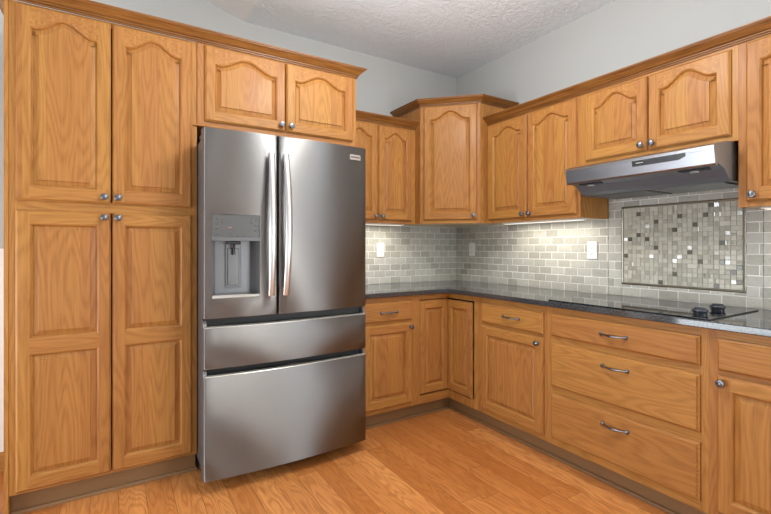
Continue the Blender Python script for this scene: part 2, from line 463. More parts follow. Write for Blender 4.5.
def frame(parent, stiles, rails, z0, z1, name='face_frame'):
    """stiles: (x0,x1), rails: (x0,x1,za,zb)"""
    b = MB()
    for x0, x1 in stiles: b.box(x0, x1, 0, T, z0, z1, 0)
    for x0, x1, za, zb in rails: b.box(x0, x1, .0003, T, za, zb, 1)
    return b.build(name, ['oak_f', 'oak_h'], parent)
def carcass(parent, w, d, z0, z1, bottom='oak_v', inner=True, back_gap=.012):
    b = MB(); t = .013; y0 = T; y1 = d-back_gap
    b.box(.001, t, y0, y1, z0, z1, 0); b.box(w-t, w-.001, y0, y1, z0, z1, 0)
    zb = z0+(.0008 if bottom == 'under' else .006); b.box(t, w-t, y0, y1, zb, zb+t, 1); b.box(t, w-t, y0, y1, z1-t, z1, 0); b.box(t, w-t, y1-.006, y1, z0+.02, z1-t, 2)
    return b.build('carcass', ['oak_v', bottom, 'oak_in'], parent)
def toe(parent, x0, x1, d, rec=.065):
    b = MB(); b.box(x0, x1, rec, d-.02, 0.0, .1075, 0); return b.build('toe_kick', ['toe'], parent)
RB = 0.0; RR = -PI/2                     # back-wall and right-wall orientation

# ---- pantry
PX, PY = -3.1228, -.5684
t = thing('pantry_cabinet', 'tall oak pantry cabinet with four doors, left of the stainless refrigerator', 'cabinet', (PX, PY, 0), RB)
pw = -2.331-PX
frame(t, [(.016, .045), (pw-.040, pw)], [(.045, pw-.04, .108, .135), (.045, pw-.04, 1.382, 1.436), (.045, pw-.04, 2.29, 2.3198)], .108, 2.3198)
b = MB(); b.box(0, .0155, -.003, .556, 0, 2.3198, 0); b.build('end_panel', ['oak_f'], t)
carcass(t, pw, .5684, .108, 2.3198)
toe(t, .0165, pw, .5684, .05)
dl = -3.0824-PX; dm = -2.7188-PX; dr = -2.3563-PX; g = .003
up = [(.062, .785, .056)]; uh = 2.312-1.4296
lw = [(.062, .615, 0), (.683, 1.205, 0)]; lh = 1.3867-.1199
door(dm-g-dl, uh, up, t, (dl, 0, 1.4296), knob=(dm-g-dl-.026, .030))
door(dr-dm-g, uh, up, t, (dm+g, 0, 1.4296), knob=(.024, .030))
door(dm-g-dl, lh, lw, t, (dl, 0, .1199), knob=(dm-g-dl-.026, lh-.026))
door(dr-dm-g, lh, lw, t, (dm+g, 0, .1199), knob=(.024, lh-.026))

# ---- over the refrigerator
FX = -2.3305; fw = -1.367-FX
t = thing('wall_cabinet', 'short two-door oak cabinet above the stainless refrigerator', 'cabinet', (FX, PY-.006, 0), RB)
frame(t, [(.001, .045), (fw-.042, fw)], [(.045, fw-.042, 1.878, 1.915), (.045, fw-.042, 2.29, 2.3198)], 1.878, 2.3198)
carcass(t, fw, .5744, 1.878, 2.3198)
b = MB(); b.box(-.017, fw+.004, -.006, .03, 1.870, 1.8775, 0, .002); b.build('bottom_molding', ['oak_h'], t)
fl = -2.2923-FX; fm = -1.8421-FX; fr = -1.3945-FX; fh = 2.312-1.9008
fo = [(.056, .316, .054)]
door(fm-g-fl, fh, fo, t, (fl, 0, 1.9008), knob=(fm-g-fl-.026, .037))
door(fr-fm-g, fh, fo, t, (fm+g, 0, 1.9008), knob=(.026, .037))

# ---- wall cabinets beside the corner
UB, UT = 1.398, 2.1398; U = .299; UD = .320
LX = -1.365
t = thing('wall_cabinet', 'two-door oak wall cabinet partly hidden behind the refrigerator', 'cabinet', (LX, -U, 0), RB)
w = -.692-LX
frame(t, [(0, .03), (w-.045, w)], [(.03, w-.045, UB, UB+.04), (.03, w-.045, UT-.05, UT)], UB, UT)
carcass(t, w-.001, U, UB, UT, 'under')
h = 2.130-1.420; uo = [(.056, h-.088, .047)]
x0, xm, x1 = -1.343-LX, -1.0375-LX, -.7315-LX
door(xm-g-x0, h, uo, t, (x0, 0, 1.42), knob=(xm-g-x0-.025, .030))
door(x1-xm-g, h, uo, t, (xm+g, 0, 1.42), knob=(.025, .030))
RUNS = {}
t = thing('wall_cabinet', 'two-door oak wall cabinet between the corner cabinet and the range hood', 'cabinet', (-U, -.692, 0), RR)
w = 1.4727-.692
frame(t, [(.001, .03), (w-.03, w)], [(.03, w-.03, UB, UB+.04), (.03, w-.03, UT-.05, UT)], UB, UT)
carcass(t, w, U, UB, UT, 'under')
x0, xm, x1 = .7146-.692, 1.0771-.692, 1.4501-.692
door(xm-g-x0, h, uo, t, (x0, 0, 1.42), knob=(xm-g-x0-.025, .027))
door(x1-xm-g, h, uo, t, (xm+g, 0, 1.42), knob=(.025, .027))
# over the hood
t = thing('wall_cabinet', 'short two-door oak cabinet directly above the range hood', 'cabinet', (-U, -1.4732, 0), RR)
w = 2.2617-1.4732
frame(t, [(0, .045), (w-.032, w)], [(.045, w-.032, 1.703, 1.745), (.045, w-.032, UT-.05, UT)], 1.703, UT)
carcass(t, w, U, 1.703, UT, 'oak_v')
h2 = 2.125-1.7295; ho = [(.056, h2-.088, .058)]
x0, xm, x1 = 1.5112-1.4732, 1.8705-1.4732, 2.2361-1.4732
door(xm-g-x0, h2, ho, t, (x0, 0, 1.7295), knob=(xm-g-x0-.025, .032))
door(x1-xm-g, h2, ho, t, (xm+g, 0, 1.7295), knob=(.025, .032))
# right end
t = thing('wall_cabinet', "oak wall cabinet right of the range hood, cut off by the photo's right edge", 'cabinet', (-U, -2.2622, 0), RR)
w = .66
frame(t, [(0, .042), (w-.04, w)], [(.042, w-.04, UB, UB+.04), (.042, w-.04, UT-.05, UT)], UB, UT)
carcass(t, w, U, UB, UT, 'under')
x0, xm, x1 = 2.2926-2.2622, .33, w-.03
door(xm-g-x0, h, uo, t, (x0, 0, 1.42), knob=(.028, .030))
door(x1-xm-g, h, uo, t, (xm+g, 0, 1.42), knob=(x1-xm-g-.028, .030))

# ---- diagonal corner wall cabinet
CA, CB = (-.692, -.369), (-.369, -.692)
CT = 2.3018
t = thing('corner_wall_cabinet', 'taller diagonal oak corner cabinet with one arched door', 'cabinet', (CA[0], CA[1], 0), -PI/4)
cw = math.hypot(CB[0]-CA[0], CB[1]-CA[1])
frame(t, [(0, .03), (cw-.03, cw)], [(.03, cw-.03, UB, UB+.03), (.03, cw-.03, CT-.05, CT)], UB, CT)
ch = 2.299-1.424; co = [(.056, ch-.100, .060)]
door(cw-.052, ch, co, t, (.026, 0, 1.424), knob=(cw-.052-.026, .032))
b = MB()
def dg(x, y):                                  # world to the cabinet's local frame
    c, s = math.cos(PI/4), math.sin(PI/4); X, Y = x-CA[0], y-CA[1]
    return (c*X-s*Y, s*X+c*Y)
def wallpanel(pa, pb, tk, z0, z1, mi):
    a, c = Vector(pa), Vector(pb); d = (c-a).normalized(); n = Vector((-d.y, d.x))*tk
    P = [dg(*p) for p in (a, c, c+n, a+n)]
    b.prism(P, 'z', z0, z1, mi)
wallpanel((CA[0]+.001, -.0115), (CA[0]+.001, CA[1]+.004), .014, UB, CT, 0)
wallpanel((CB[0]-.004, CB[1]+.001), (-.0115, CB[1]+.001), .014, UB, CT, 0)
poly = [dg(*p) for p in ((-.69, -.012), (-.69, -.350), (-.350, -.69), (-.012, -.69), (-.012, -.012))]
b.prism(poly, 'z', UB+.0008, UB+.014, 1); b.prism(poly, 'z', CT-.012, CT, 0)
b.build('carcass', ['oak_v', 'under'], t)

# ---- base cabinets
D = .6097; CBOT = .8825; FB = .1084
BX = -1.372
t = thing('base_cabinet', 'oak base cabinet with one drawer and door, right beside the refrigerator', 'cabinet', (BX, -D, 0), RB)
w = -.915-BX
frame(t, [(0, .035), (w-.037, w)], [(.035, w-.037, FB, FB+.035), (.035, w-.037, .690, .722), (.035, w-.037, .838, CBOT)], FB, CBOT)
carcass(t, w, D, FB, CBOT); toe(t, 0, w, D)
x0, x1 = -1.345-BX, -.9514-BX
drawer(x1-x0, .8444-.7159, t, (x0, 0, .7159), pull=((x1-x0)/2+.005, .064))
bh = .6962-.1393; bo = [(.058, bh-.054, 0)]
door(x1-x0, bh, bo, t, (x0, 0, .1393), knob=(x1-x0-.018, bh-.028))
t = thing('base_cabinet', 'oak base cabinet with one drawer over one door, left of the wide drawer stack', 'cabinet', (-D, -.915, 0), RR)
w = 1.479-.915
frame(t, [(0, .046), (w-.026, w)], [(.046, w-.026, FB, FB+.035), (.046, w-.026, .690, .722), (.046, w-.026, .838, CBOT)], FB, CBOT)
carcass(t, w, D, FB, CBOT); toe(t, 0, w, D)
x0, x1 = .9598-.915, 1.4535-.915
drawer(x1-x0, .8444-.7159, t, (x0, 0, .7159), pull=((x1-x0)/2+.012, .066))
door(x1-x0, bh, bo, t, (x0, 0, .1393), knob=(x1-x0-.030, bh-.032))
t = thing('base_cabinet', 'wide oak base cabinet with three long drawers below the cooktop', 'cabinet', (-D, -1.4793, 0), RR)
w = 2.2682-1.4793
frame(t, [(0, .027), (w-.03, w)], [(.027, w-.03, FB, FB+.042), (.027, w-.03, .393, .441), (.027, w-.03, .678, .722), (.027, w-.03, .838, CBOT)], FB, CBOT)
carcass(t, w, D, FB, CBOT); toe(t, 0, w, D)
x0, x1 = 1.5047-1.4793, 2.2399-1.4793
drawer(x1-x0, .8444-.719, t, (x0, 0, .719), pull=(.367, .064))
drawer(x1-x0, .6814-.4379, t, (x0, 0, .4379), pull=(.374, .186))
drawer(x1-x0, .3959-.1484, t, (x0, 0, .1484), pull=(.374, .186))
t = thing('base_cabinet', "oak base cabinet at the photo's right edge, blank drawer front over a knobbed door", 'cabinet', (-D, -2.2687, 0), RR)
w = .64
frame(t, [(0, .036), (w-.03, w)], [(.036, w-.03, FB, FB+.035), (.036, w-.03, .690, .722), (.036, w-.03, .838, CBOT)], FB, CBOT)
carcass(t, w, D, FB, CBOT); toe(t, 0, w, D)
x0, x1 = 2.3005-2.2687, w-.025
drawer(x1-x0, .8444-.7159, t, (x0, 0, .7159), pull=None)
xm = (x0+x1)/2
door(xm-g-x0, bh, bo, t, (x0, 0, .1393), knob=(.022, bh-.026))
door(x1-xm-g, bh, bo, t, (xm+g, 0, .1393), knob=(x1-xm-g-.022, bh-.026))
# corner base with folding door
t = thing('corner_base_cabinet', 'corner oak base cabinet with folding L-shaped door, under the countertop bend', 'cabinet', (0, 0, 0), 0)
b = MB()
e = .8782; q0 = .9147
b.box(-q0, -e, -D, -D+T, FB, CBOT, 0); b.box(-D, -D+T, -q0, -e, FB, CBOT, 0)
b.box(-e, -D+T, -D, -D+T, .845, CBOT, 1); b.box(-e, -D+T, -D, -D+T, FB, .165, 1)
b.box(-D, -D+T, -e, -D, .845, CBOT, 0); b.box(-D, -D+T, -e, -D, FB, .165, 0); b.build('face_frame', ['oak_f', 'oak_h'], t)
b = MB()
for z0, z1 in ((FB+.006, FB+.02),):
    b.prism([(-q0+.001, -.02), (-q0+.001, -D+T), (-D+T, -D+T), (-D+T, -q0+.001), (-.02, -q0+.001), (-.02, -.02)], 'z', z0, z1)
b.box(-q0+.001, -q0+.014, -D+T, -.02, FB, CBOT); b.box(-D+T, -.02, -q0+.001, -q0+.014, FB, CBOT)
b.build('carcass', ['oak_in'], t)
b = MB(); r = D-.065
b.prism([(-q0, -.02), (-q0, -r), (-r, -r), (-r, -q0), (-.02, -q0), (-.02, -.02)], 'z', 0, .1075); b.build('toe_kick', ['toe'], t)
fw_ = e-D-.008; fh_ = .838-.172
fo_ = [(.055, fh_-.055, 0)]
d1 = door(fw_-.0047, fh_, fo_, t, (-e+.006, -D+.017, .172), st=.046, label='left leaf of the folding corner door')
d2 = door(fw_+.003, fh_, fo_, t, (-D+.0125, -D+.017, .168), st=.046, label='right leaf of the folding corner door')
d2.rotation_euler = (0, 0, -PI/2)

# ---- shoe mouldings and toe trim on the floor
def shoe(name, axis, a0, a1, f, sgn=-1):
    b = MB(); pr = [(0, 0), (-.013, 0), (-.013, .008), (-.009, .015), (0, .018)]
    if axis == 'x': b.prism([(f+p[0], p[1]) for p in pr], 'x', a0, a1)
    else: b.prism([(f+p[0], p[1]) for p in pr], 'y', a0, a1)
    return struct(name, b, ['toe'])
shoe('trim_2', 'x', PX+.017, -2.325, PY+.0495)
shoe('trim_3', 'x', BX, -D+.052, -D+.0645)
shoe('trim_4', 'y', -2.908, -D+.064, -D+.0645)

# ------------------------------------------------------------------ crown mouldings (swept profile, mitred)
CP = [(0, 0), (.008, 0), (.009, .005), (.0055, .006), (.0055, .009), (.013, .0095), (.014, .0145), (.0105, .0155), (.0105, .0175), (.018, .019), (.022, .023), (.030, .032), (.040, .041), (.047, .044), (.048, .048), (.053, .049), (.055, .056), (0, .056)]
def crown(label, path, z, sc=1.0):
    """path of (x, y) with the outside on the right-hand side when walking"""
    b = MB(); n = len(path); rows = []
    for i in range(n):
        p = Vector(path[i])
        if 0 < i < n-1:
            e1 = (p-Vector(path[i-1])).normalized(); e2 = (Vector(path[i+1])-p).normalized()
        elif i == 0: e1 = e2 = (Vector(path[1])-p).normalized()
        else: e1 = e2 = (p-Vector(path[-2])).normalized()
        n1 = Vector((e1.y, -e1.x)); n2 = Vector((e2.y, -e2.x)); m = (n1+n2)/(1+n1.dot(n2))
        rows.append([(p.x+m.x*d*sc, p.y+m.y*d*sc, z+h*sc) for d, h in CP])
    k = len(CP)
    for r0, r1 in zip(rows, rows[1:]):
        b.add(r0+r1, [(j, k+j, k+(j+1) % k, (j+1) % k)[::-1] for j in range(k)])
    b.add(rows[0], [tuple(range(k))]); b.add(rows[-1], [tuple(range(k))[::-1]])
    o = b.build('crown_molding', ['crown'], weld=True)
    return tag(o, label, 'molding', None)
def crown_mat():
    g = G('oak_crown_molding_shaded'); tc = g.n('ShaderNodeTexCoord').outputs['Object']
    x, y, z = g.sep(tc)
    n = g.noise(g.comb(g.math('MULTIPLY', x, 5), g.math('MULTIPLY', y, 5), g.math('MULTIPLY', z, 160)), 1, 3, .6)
    c = g.ramp(n, [(.3, rgb(*[v*.8 for v in OAK_DARK])), (.6, rgb(*[v*.78 for v in OAK_MID])), (.8, rgb(*[v*.8 for v in OAK_LIGHT]))])  # oak tones lowered to imitate the weaker light on the down-facing profile
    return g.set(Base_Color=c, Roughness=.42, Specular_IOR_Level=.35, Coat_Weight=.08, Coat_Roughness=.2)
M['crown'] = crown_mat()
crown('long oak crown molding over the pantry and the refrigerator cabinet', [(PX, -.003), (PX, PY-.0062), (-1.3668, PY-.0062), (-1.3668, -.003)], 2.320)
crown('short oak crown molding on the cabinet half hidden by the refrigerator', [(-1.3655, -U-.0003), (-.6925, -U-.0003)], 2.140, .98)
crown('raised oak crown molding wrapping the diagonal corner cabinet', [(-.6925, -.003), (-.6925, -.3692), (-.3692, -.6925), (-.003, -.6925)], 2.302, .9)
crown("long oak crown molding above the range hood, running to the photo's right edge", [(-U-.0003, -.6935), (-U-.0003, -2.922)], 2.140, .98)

# ------------------------------------------------------------------ counter and cooktop
ce = .6428; ct = .9139; cb = .883
t_ = MB()
def counter():
    b = MB(); e = .004; yE = -2.912; xE = -1.3715
    P = [(xE, -.002), (xE, -ce), (-ce, -ce), (-ce, yE), (-.002, yE), (-.002, -.002)]
    P2 = [(xE, -.002), (xE, -ce+e), (-ce+e, -ce+e), (-ce+e, yE), (-.002, yE), (-.002, -.002)]
    n = 6
    def ring(A, za, B, zb):
        b.add([(p[0], p[1], za) for p in A]+[(p[0], p[1], zb) for p in B], [(i, (i+1) % n, n+(i+1) % n, n+i) for i in range(n)])
    ring(P2, cb, P, cb+e); ring(P, cb+e, P, ct-e); ring(P, ct-e, P2, ct)
    b.add([(p[0], p[1], ct) for p in P2], [tuple(range(n))]); b.add([(p[0], p[1], cb) for p in P2], [tuple(range(n))[::-1]])
    o = b.build('countertop', ['granite'], weld=True)
    tag(o, 'L-shaped dark grey polished granite countertop on the base cabinets', 'countertop')
counter()
t = thing('cooktop', 'black glass electric cooktop set flat on the granite, two control knobs', 'cooktop', (-.61, -1.478, ct), RR)
b = MB(); b.box(0, .7947, 0, .5096, .0005, .006, 0, .0015); b.build('glass_top', ['glass_black'], t)
def ctknob(x, y):
    b = MB()
    b.lathe([(.026, 0), (.027, .003), (.025, .008), (.031, .012), (.032, .017), (.029, .023), (.020, .0272), (.001, .0288)], (0, 0, 0), 'z', 30)
    b.box(-.022, .022, -.0055, .0055, .020, .0315, 0, .004)
    o = b.build('control_knob', ['black'], t, (x, y, .006), .5)
    o['label'] = 'round black control knob'
ctknob(2.191-1.478, .61-.500); ctknob(2.178-1.478, .61-.290)

# ------------------------------------------------------------------ tile backsplash
def tiles(label, origin, rot, cells, thick=.010):
    """cells: (x0,x1,z0,z1) rectangles of wall to cover, local x to the right, y into the wall"""
    t = thing('tile_backsplash', label, 'backsplash', origin, rot)
    b = MB(); gb = MB(); P, H, gr = .1045, .0535, .0036
    zt = ct+.0008
    for (x0, x1, z0, z1) in cells:
        gb.box(x0, x1, -.0086, -.0002, z0, z1)
        r = int((z0-zt)/H)-1
        while zt+r*H < z1:
            za, zb = zt+r*H+gr/2, zt+(r+1)*H-gr/2
            k = int(x0/P)-2
            while True:
                xa = k*P+(P/2 if r % 2 else 0)+gr/2; xb = xa+P-gr; k += 1
                if xa > x1: break
                a0, a1, c0, c1 = max(xa, x0), min(xb, x1), max(za, z0), min(zb, z1)
                if a1-a0 < .006 or c1-c0 < .006: continue
                j = lambda: random.uniform(-.0006, .0006)
                d = -thick+random.uniform(-.0007, .0007)
                bv = .0016
                v = [(a0+j(), -.001, c0+j()), (a1+j(), -.001, c0+j()), (a1+j(), -.001, c1+j()), (a0+j(), -.001, c1+j())]
                m = [(p[0], d+.0016, p[2]) for p in v]
                f = [(v[0][0]+bv, d, v[0][2]+bv), (v[1][0]-bv, d, v[1][2]+bv), (v[2][0]-bv, d, v[2][2]-bv), (v[3][0]+bv, d, v[3][2]-bv)]
                fs = []
                for o in (0, 4):
                    for i in range(4): fs.append((o+i, o+(i+1) % 4, o+4+(i+1) % 4, o+4+i))
                fs.append((8, 9, 10, 11))
                b.add(v+m+f, fs)
            r += 1
    gb.build('grout', ['grout'], t); b.build('brick_tiles', ['stone'], t)
    return t
tiles('pale grey stone brick tiles on the wall beside the refrigerator', (-1.365, 0, 0), RB, [(0, 1.3535, ct+.0008, UB+.004)])
MX0, MX1, MZ0, MZ1 = 1.560, 2.193, .986, 1.469
tiles('pale grey stone brick tiles surrounding the mosaic panel behind the cooktop', (0, -.0, 0), RR,
      [(.0005, 1.4722, ct+.0008, UB+.004), (1.4745, MX0-.001, ct+.0008, 1.70), (MX1+.001, 2.2610, ct+.0008, 1.70), (2.2635, 2.91, ct+.0008, UB+.004), (MX0-.001, MX1+.001, ct+.0008, MZ0-.001), (MX0-.001, MX1+.001, MZ1+.001, 1.70)])
t = thing('mosaic_panel', 'framed panel of small glass and stone mosaic tiles behind the cooktop', 'mosaic', (0, -MX0, MZ0), RR)
mw, mh = MX1-MX0, MZ1-MZ0
b = MB(); b.box(0, mw, -.006, -.0004, 0, mh); b.build('grout', ['mgrout'], t)
b = MB(); bw = .012; seg = .152
def pencil(x0, x1, z0, z1):
    hor = (x1-x0) > (z1-z0); L = (x1-x0) if hor else (z1-z0); k = max(1, round(L/seg)); s = L/k
    for i in range(k):
        a, c = i*s+.0008, (i+1)*s-.0008; arc = []
        for q in range(7):
            an = PI*q/6; arc.append((bw/2-bw/2*math.cos(an), -.0065-.0060*math.sin(an)))
        if hor:
            pr = [(p[1], z0+p[0]) for p in arc]; b.prism(pr+[(-.004, z1), (-.004, z0)], 'x', x0+a, x0+c, 0, False)
        else:
            pr = [(x0+p[0], p[1]) for p in arc]; b.prism(pr+[(x1, -.004), (x0, -.004)], 'z', z0+a, z0+c, 0, False)
pencil(0, mw, 0, bw); pencil(0, mw, mh-bw, mh); pencil(0, bw, bw, mh-bw); pencil(mw-bw, mw, bw, mh-bw)
b.build('pencil_border', ['bronze'], t)
b = MB(); nx, nz = 24, 18; ix0, iz0 = bw+.002, bw+.002; px, pz = (mw-2*bw-.004)/nx, (mh-2*bw-.004)/nz
rg = random.Random(5)
def mt(x0, x1, z0, z1, mi):
    gp = .0009; d = -.0092+rg.uniform(-.0006, .0004)
    x0 += gp; x1 -= gp; z0 += gp; z1 -= gp
    k = .008 if mi == 3 else .0012
    tx, tz = rg.uniform(-k, k)*.22, rg.uniform(-k, k)*.22
    y = lambda sx, sz: d+sx*tx+sz*tz
    o = .0011
    v = [(x0, -.002, z0), (x1, -.002, z0), (x1, -.002, z1), (x0, -.002, z1)]
    m = [(x0, y(-1, -1)+.001, z0), (x1, y(1, -1)+.001, z0), (x1, y(1, 1)+.001, z1), (x0, y(-1, 1)+.001, z1)]
    f = [(x0+o, y(-1, -1), z0+o), (x1-o, y(1, -1), z0+o), (x1-o, y(1, 1), z1-o), (x0+o, y(-1, 1), z1-o)]
    fs = []
    for q in (0, 4):
        for i in range(4): fs.append((q+i, q+(i+1) % 4, q+4+(i+1) % 4, q+4+i))
    fs.append((8, 9, 10, 11)); b.add(v+m+f, fs, mi)
dark = set()
for r in range(nz):
    for k in range(2): dark.add((rg.randrange(nx), r)) if (r+k) % 2 or r % 5 == 0 else None
done = set()
for r in range(nz):
    for c in range(nx):
        if (c, r) in done: continue
        x0, x1, z0, z1 = ix0+c*px, ix0+(c+1)*px, iz0+r*pz, iz0+(r+1)*pz
        u = rg.random()
        stone = 0 if rg.random() < .72 else 1
        gl = .06+.15*(c/nx)
        if (c, r) in dark: mt(x0, x1, z0, z1, 2)
        elif u < .10: mt(x0, x0+px*.36, z0, z1, 3); mt(x0+px*.36, x1, z0, z1, stone)
        elif u < .19 and c < nx-1 and (c+1, r) not in dark:
            mt(x0, x1+px, z0, z1, stone); done.add((c+1, r))
        elif u < .19+gl: mt(x0, x1, z0, z1, 3)
        elif u < .23+gl: mt(x0, x1, z0, z0+pz/2, 3); mt(x0, x1, z0+pz/2, z1, stone)
        else: mt(x0, x1, z0, z1, stone)
b.build('mosaic_tiles', ['mos_a', 'mos_b', 'mos_dark', 'mos_glass'], t)

# ------------------------------------------------------------------ outlets
def outlet(label, loc, rot, gfci):
    t = thing('wall_outlet', label, 'outlet', loc, rot)
    b = MB(); b.box(-.036, .036, -.0055, -.0003, -.058, .058, 0, .002); b.build('cover_plate', ['plate'], t)
    b = MB(); b.box(-.0165, .0165, -.0075, -.0056, -.0335, .0335, 0, .001)
    r = b.build('receptacle', ['plate'], t)
    for s in (-1, 1):
        z = s*.0195
        b = MB(); b.box(-.0075, -.0058, -.0079, -.0076, z-.004, z+.004); b.build('slot', ['slot'], r)
        b = MB(); b.box(.0055, .0072, -.0079, -.0076, z-.003, z+.003); b.build('slot', ['slot'], r)
        b = MB(); b.lathe([(.0022, 0), (.0021, .0003)], (0, -.0076, z-.0075), '-y', 10); b.build('ground_hole', ['slot'], r)
    if gfci:
        b = MB(); b.box(-.006, .006, -.0085, -.0076, -.004, -.0005, 0); b.box(-.006, .006, -.0085, -.0076, .001, .0045, 0); b.build('test_button', ['plate'], r)
outlet('white wall outlet on the tiles nearest the refrigerator', (-.839, -.0108, 1.194), RB, False)
outlet('white wall outlet under the right-hand cabinets, close to the tiled corner', (-.0108, -.218, 1.197), RR, False)
outlet('white wall outlet left of the mosaic panel', (-.0108, -1.364, 1.197), RR, True)

# ------------------------------------------------------------------ refrigerator
RX0, RX1, RC = -2.339, -1.433, -1.976
RYF = -.830; BUL = .028
t = thing('refrigerator', 'stainless steel french-door refrigerator with ice and water dispenser', 'refrigerator', ((RX0+RX1)/2, -.40, 0), 0)
OX, OY = (RX0+RX1)/2, -.40
hw = (RX1-RX0)/2
def bow(x): return RYF-BUL*(1-((x-OX)/hw)**2)
b = MB(); b.box(RX0+.013-OX, RX1-.004-OX, -.757-OY, -.06-OY, .075, 1.775, 0, .004); b.build('case', ['steel_dark'], t)
b = MB(); b.box(RX0+.02-OX, RX1-.02-OX, -.700-OY, -.08-OY, .028, .0745, 0, .003)
b.build('kick_grille', ['black'], t)
for sx in (RX0+.06, RX1-.06):
    for yy in (-.66, -.15):
        b = MB(); b.lathe([(.02, 0), (.02, .03)], (sx-OX, yy-OY, 0), 'z', 14); b.build('foot', ['black'], t)
def front(name, x0, x1, z0, z1, hole=None, mats=('steel', 'steel_dark'), yb=-.762, r=.010):
    """bowed door skin with rounded vertical edges, optional rectangular hole"""
    b = MB(); xs = []
    for k in range(5): an = PI/2*k/4; xs.append((x0+r*(1-math.sin(an)) if False else x0+r*(1-math.cos(an)), r*(1-math.sin(an))))
    mids = [x0+r+(x1-x0-2*r)*i/22 for i in range(1, 22)]
    if hole: mids = sorted(set([m for m in mids if min(abs(m-hole[0]), abs(m-hole[1])) > .006]+[hole[0], hole[1]]))
    xs += [(m, 0) for m in mids]
    for k in range(5): an = PI/2*(4-k)/4; xs.append((x1-r*(1-math.cos(an)), r*(1-math.sin(an))))
    zs = [z0, z0+.004, z1-.004, z1]
    if hole: zs = [z0, z0+.004, hole[2], hole[3], z1-.004, z1]
    grid = []
    for zi, z in enumerate(zs):
        ed = .004 if zi in (0, len(zs)-1) else 0
        grid.append([(x-OX, bow(x)+d+ed-OY, z) for x, d in xs])
    nX = len(xs)
    vs = [p for row in grid for p in row]; fs = []
    for zi in range(len(zs)-1):
        for i in range(nX-1):
            if hole and zs[zi] >= hole[2]-1e-6 and zs[zi+1] <= hole[3]+1e-6 and xs[i][0] >= hole[0]-1e-6 and xs[i+1][0] <= hole[1]+1e-6: continue
            fs.append((zi*nX+i, zi*nX+i+1, (zi+1)*nX+i+1, (zi+1)*nX+i))
    b.add(vs, fs, 0, True)
    # sides, top, bottom back to the gasket
    Y = yb-OY; X0, X1 = x0-OX, x1-OX
    for i, sgn in ((0, 1), (nX-1, -1)):
        c = [grid[k][i] for k in range(len(zs))]
        poly = c+[(c[-1][0], Y, zs[-1]), (c[0][0], Y, zs[0])]
        b.add(poly, [tuple(range(len(poly)))[::sgn]], 1)
    b.add(grid[-1]+[(X1, Y, zs[-1]), (X0, Y, zs[-1])], [tuple(range(nX+2))], 0)
    b.add(grid[0]+[(X1, Y, zs[0]), (X0, Y, zs[0])], [tuple(range(nX+2))[::-1]], 1)
    b.add([(X0, Y, zs[0]), (X1, Y, zs[0]), (X1, Y, zs[-1]), (X0, Y, zs[-1])], [(3, 2, 1, 0)], 1)
    return b.build(name, list(mats), t)
HX0, HX1, HZ0, HZ1 = -2.303, -2.072, .966, 1.381
DB, DT = .866, 1.804
dl_ = front('left_door', RX0, RC-.003, DB, DT, (HX0, HX1, HZ0, HZ1))
dr_ = front('right_door', RC+.003, RX1, DB, DT)
# drawers, with recessed grips above them
def fdrawer(name, z0, z1):
    d = front(name, RX0, RX1, z0, z1)
    # bright top lip + grip recess + end caps
    b = MB(); n = 24
    xs = [RX0+.006+(RX1-RX0-.012)*i/n for i in range(n+1)]
    A = [(x-OX, bow(x)+.004-OY, z1-.0005) for x in xs]; B_ = [(x-OX, bow(x)+.012-OY, z1+.009) for x in xs]
    C_ = [(x-OX, bow(x)+.016-OY, z1+.007) for x in xs]; D_ = [(x-OX, bow(x)+.020-OY, z1-.0005) for x in xs]
    m = n+1
    b.add(A+B_+C_+D_, [(k*m+i, k*m+i+1, (k+1)*m+i+1, (k+1)*m+i) for k in range(3) for i in range(n)], 0, True)
    b.build('top_lip', ['lip'], d)
    for s, xe in ((1, RX0), (-1, RX1)):
        b = MB(); x0, x1 = sorted((xe, xe+s*.016))
        y = bow(xe)-OY
        b.prism([(y+.006, z1), (y+.060, z1), (y+.060, z1+.040), (y+.028, z1+.040)], 'x', x0-OX, x1-OX)
        b.build('end_cap', ['dispgrey'], d)
    return d
MT, MBt, LT, LB = .8188, .618, .5781, .0686
md = fdrawer('upper_drawer', MBt, MT); ld = fdrawer('lower_drawer', LB, LT)
for z0, z1 in ((MT, DB), (LT, MBt)):
    b = MB(); b.box(RX0+.006-OX, RX1-.006-OX, -.786-OY, -.7575-OY, z0-.004, z1+.004); b.build('grip_recess', ['gasket'], t)
b = MB(); b.box(RC-.0028-OX, RC+.0028-OX, -.80-OY, -.758-OY, DB, DT-.002); b.build('door_gasket', ['gasket'], t)
# hinge covers
for x in (RX0+.05, RX1-.05):
    b = MB(); b.box(x-.04-OX, x+.04-OX, -.75-OY, -.64-OY, 1.7755, 1.800, 0, .006); b.build('hinge_cover', ['steel_dark'], t)
# handles
def handle(parent, x, tilt):
    b = MB(); z0, z1 = .968, 1.702; n = 22; path = []; 
    for i in range(n+1):
        u = i/n; z = z0+(z1-z0)*u; s = math.sin(PI*u)
        path.append((x-OX+tilt*s, bow(x)-.026-.036*s**.8-OY, z))
    b.tube(path, [.0130+.0025*math.sin(PI*i/n) for i in range(n+1)], 18, 0, (1.22, .75), up=(0, 1, 0))
    for z in (z0+.02, z1-.02): b.box(x-.009-OX, x+.009-OX, bow(x)-.034-OY, bow(x)+.004-OY, z-.018, z+.018, 0, .004)
    b.build('handle', ['chrome'], parent)
handle(dl_, -2.020, -.004); handle(dr_, -1.944, .004)
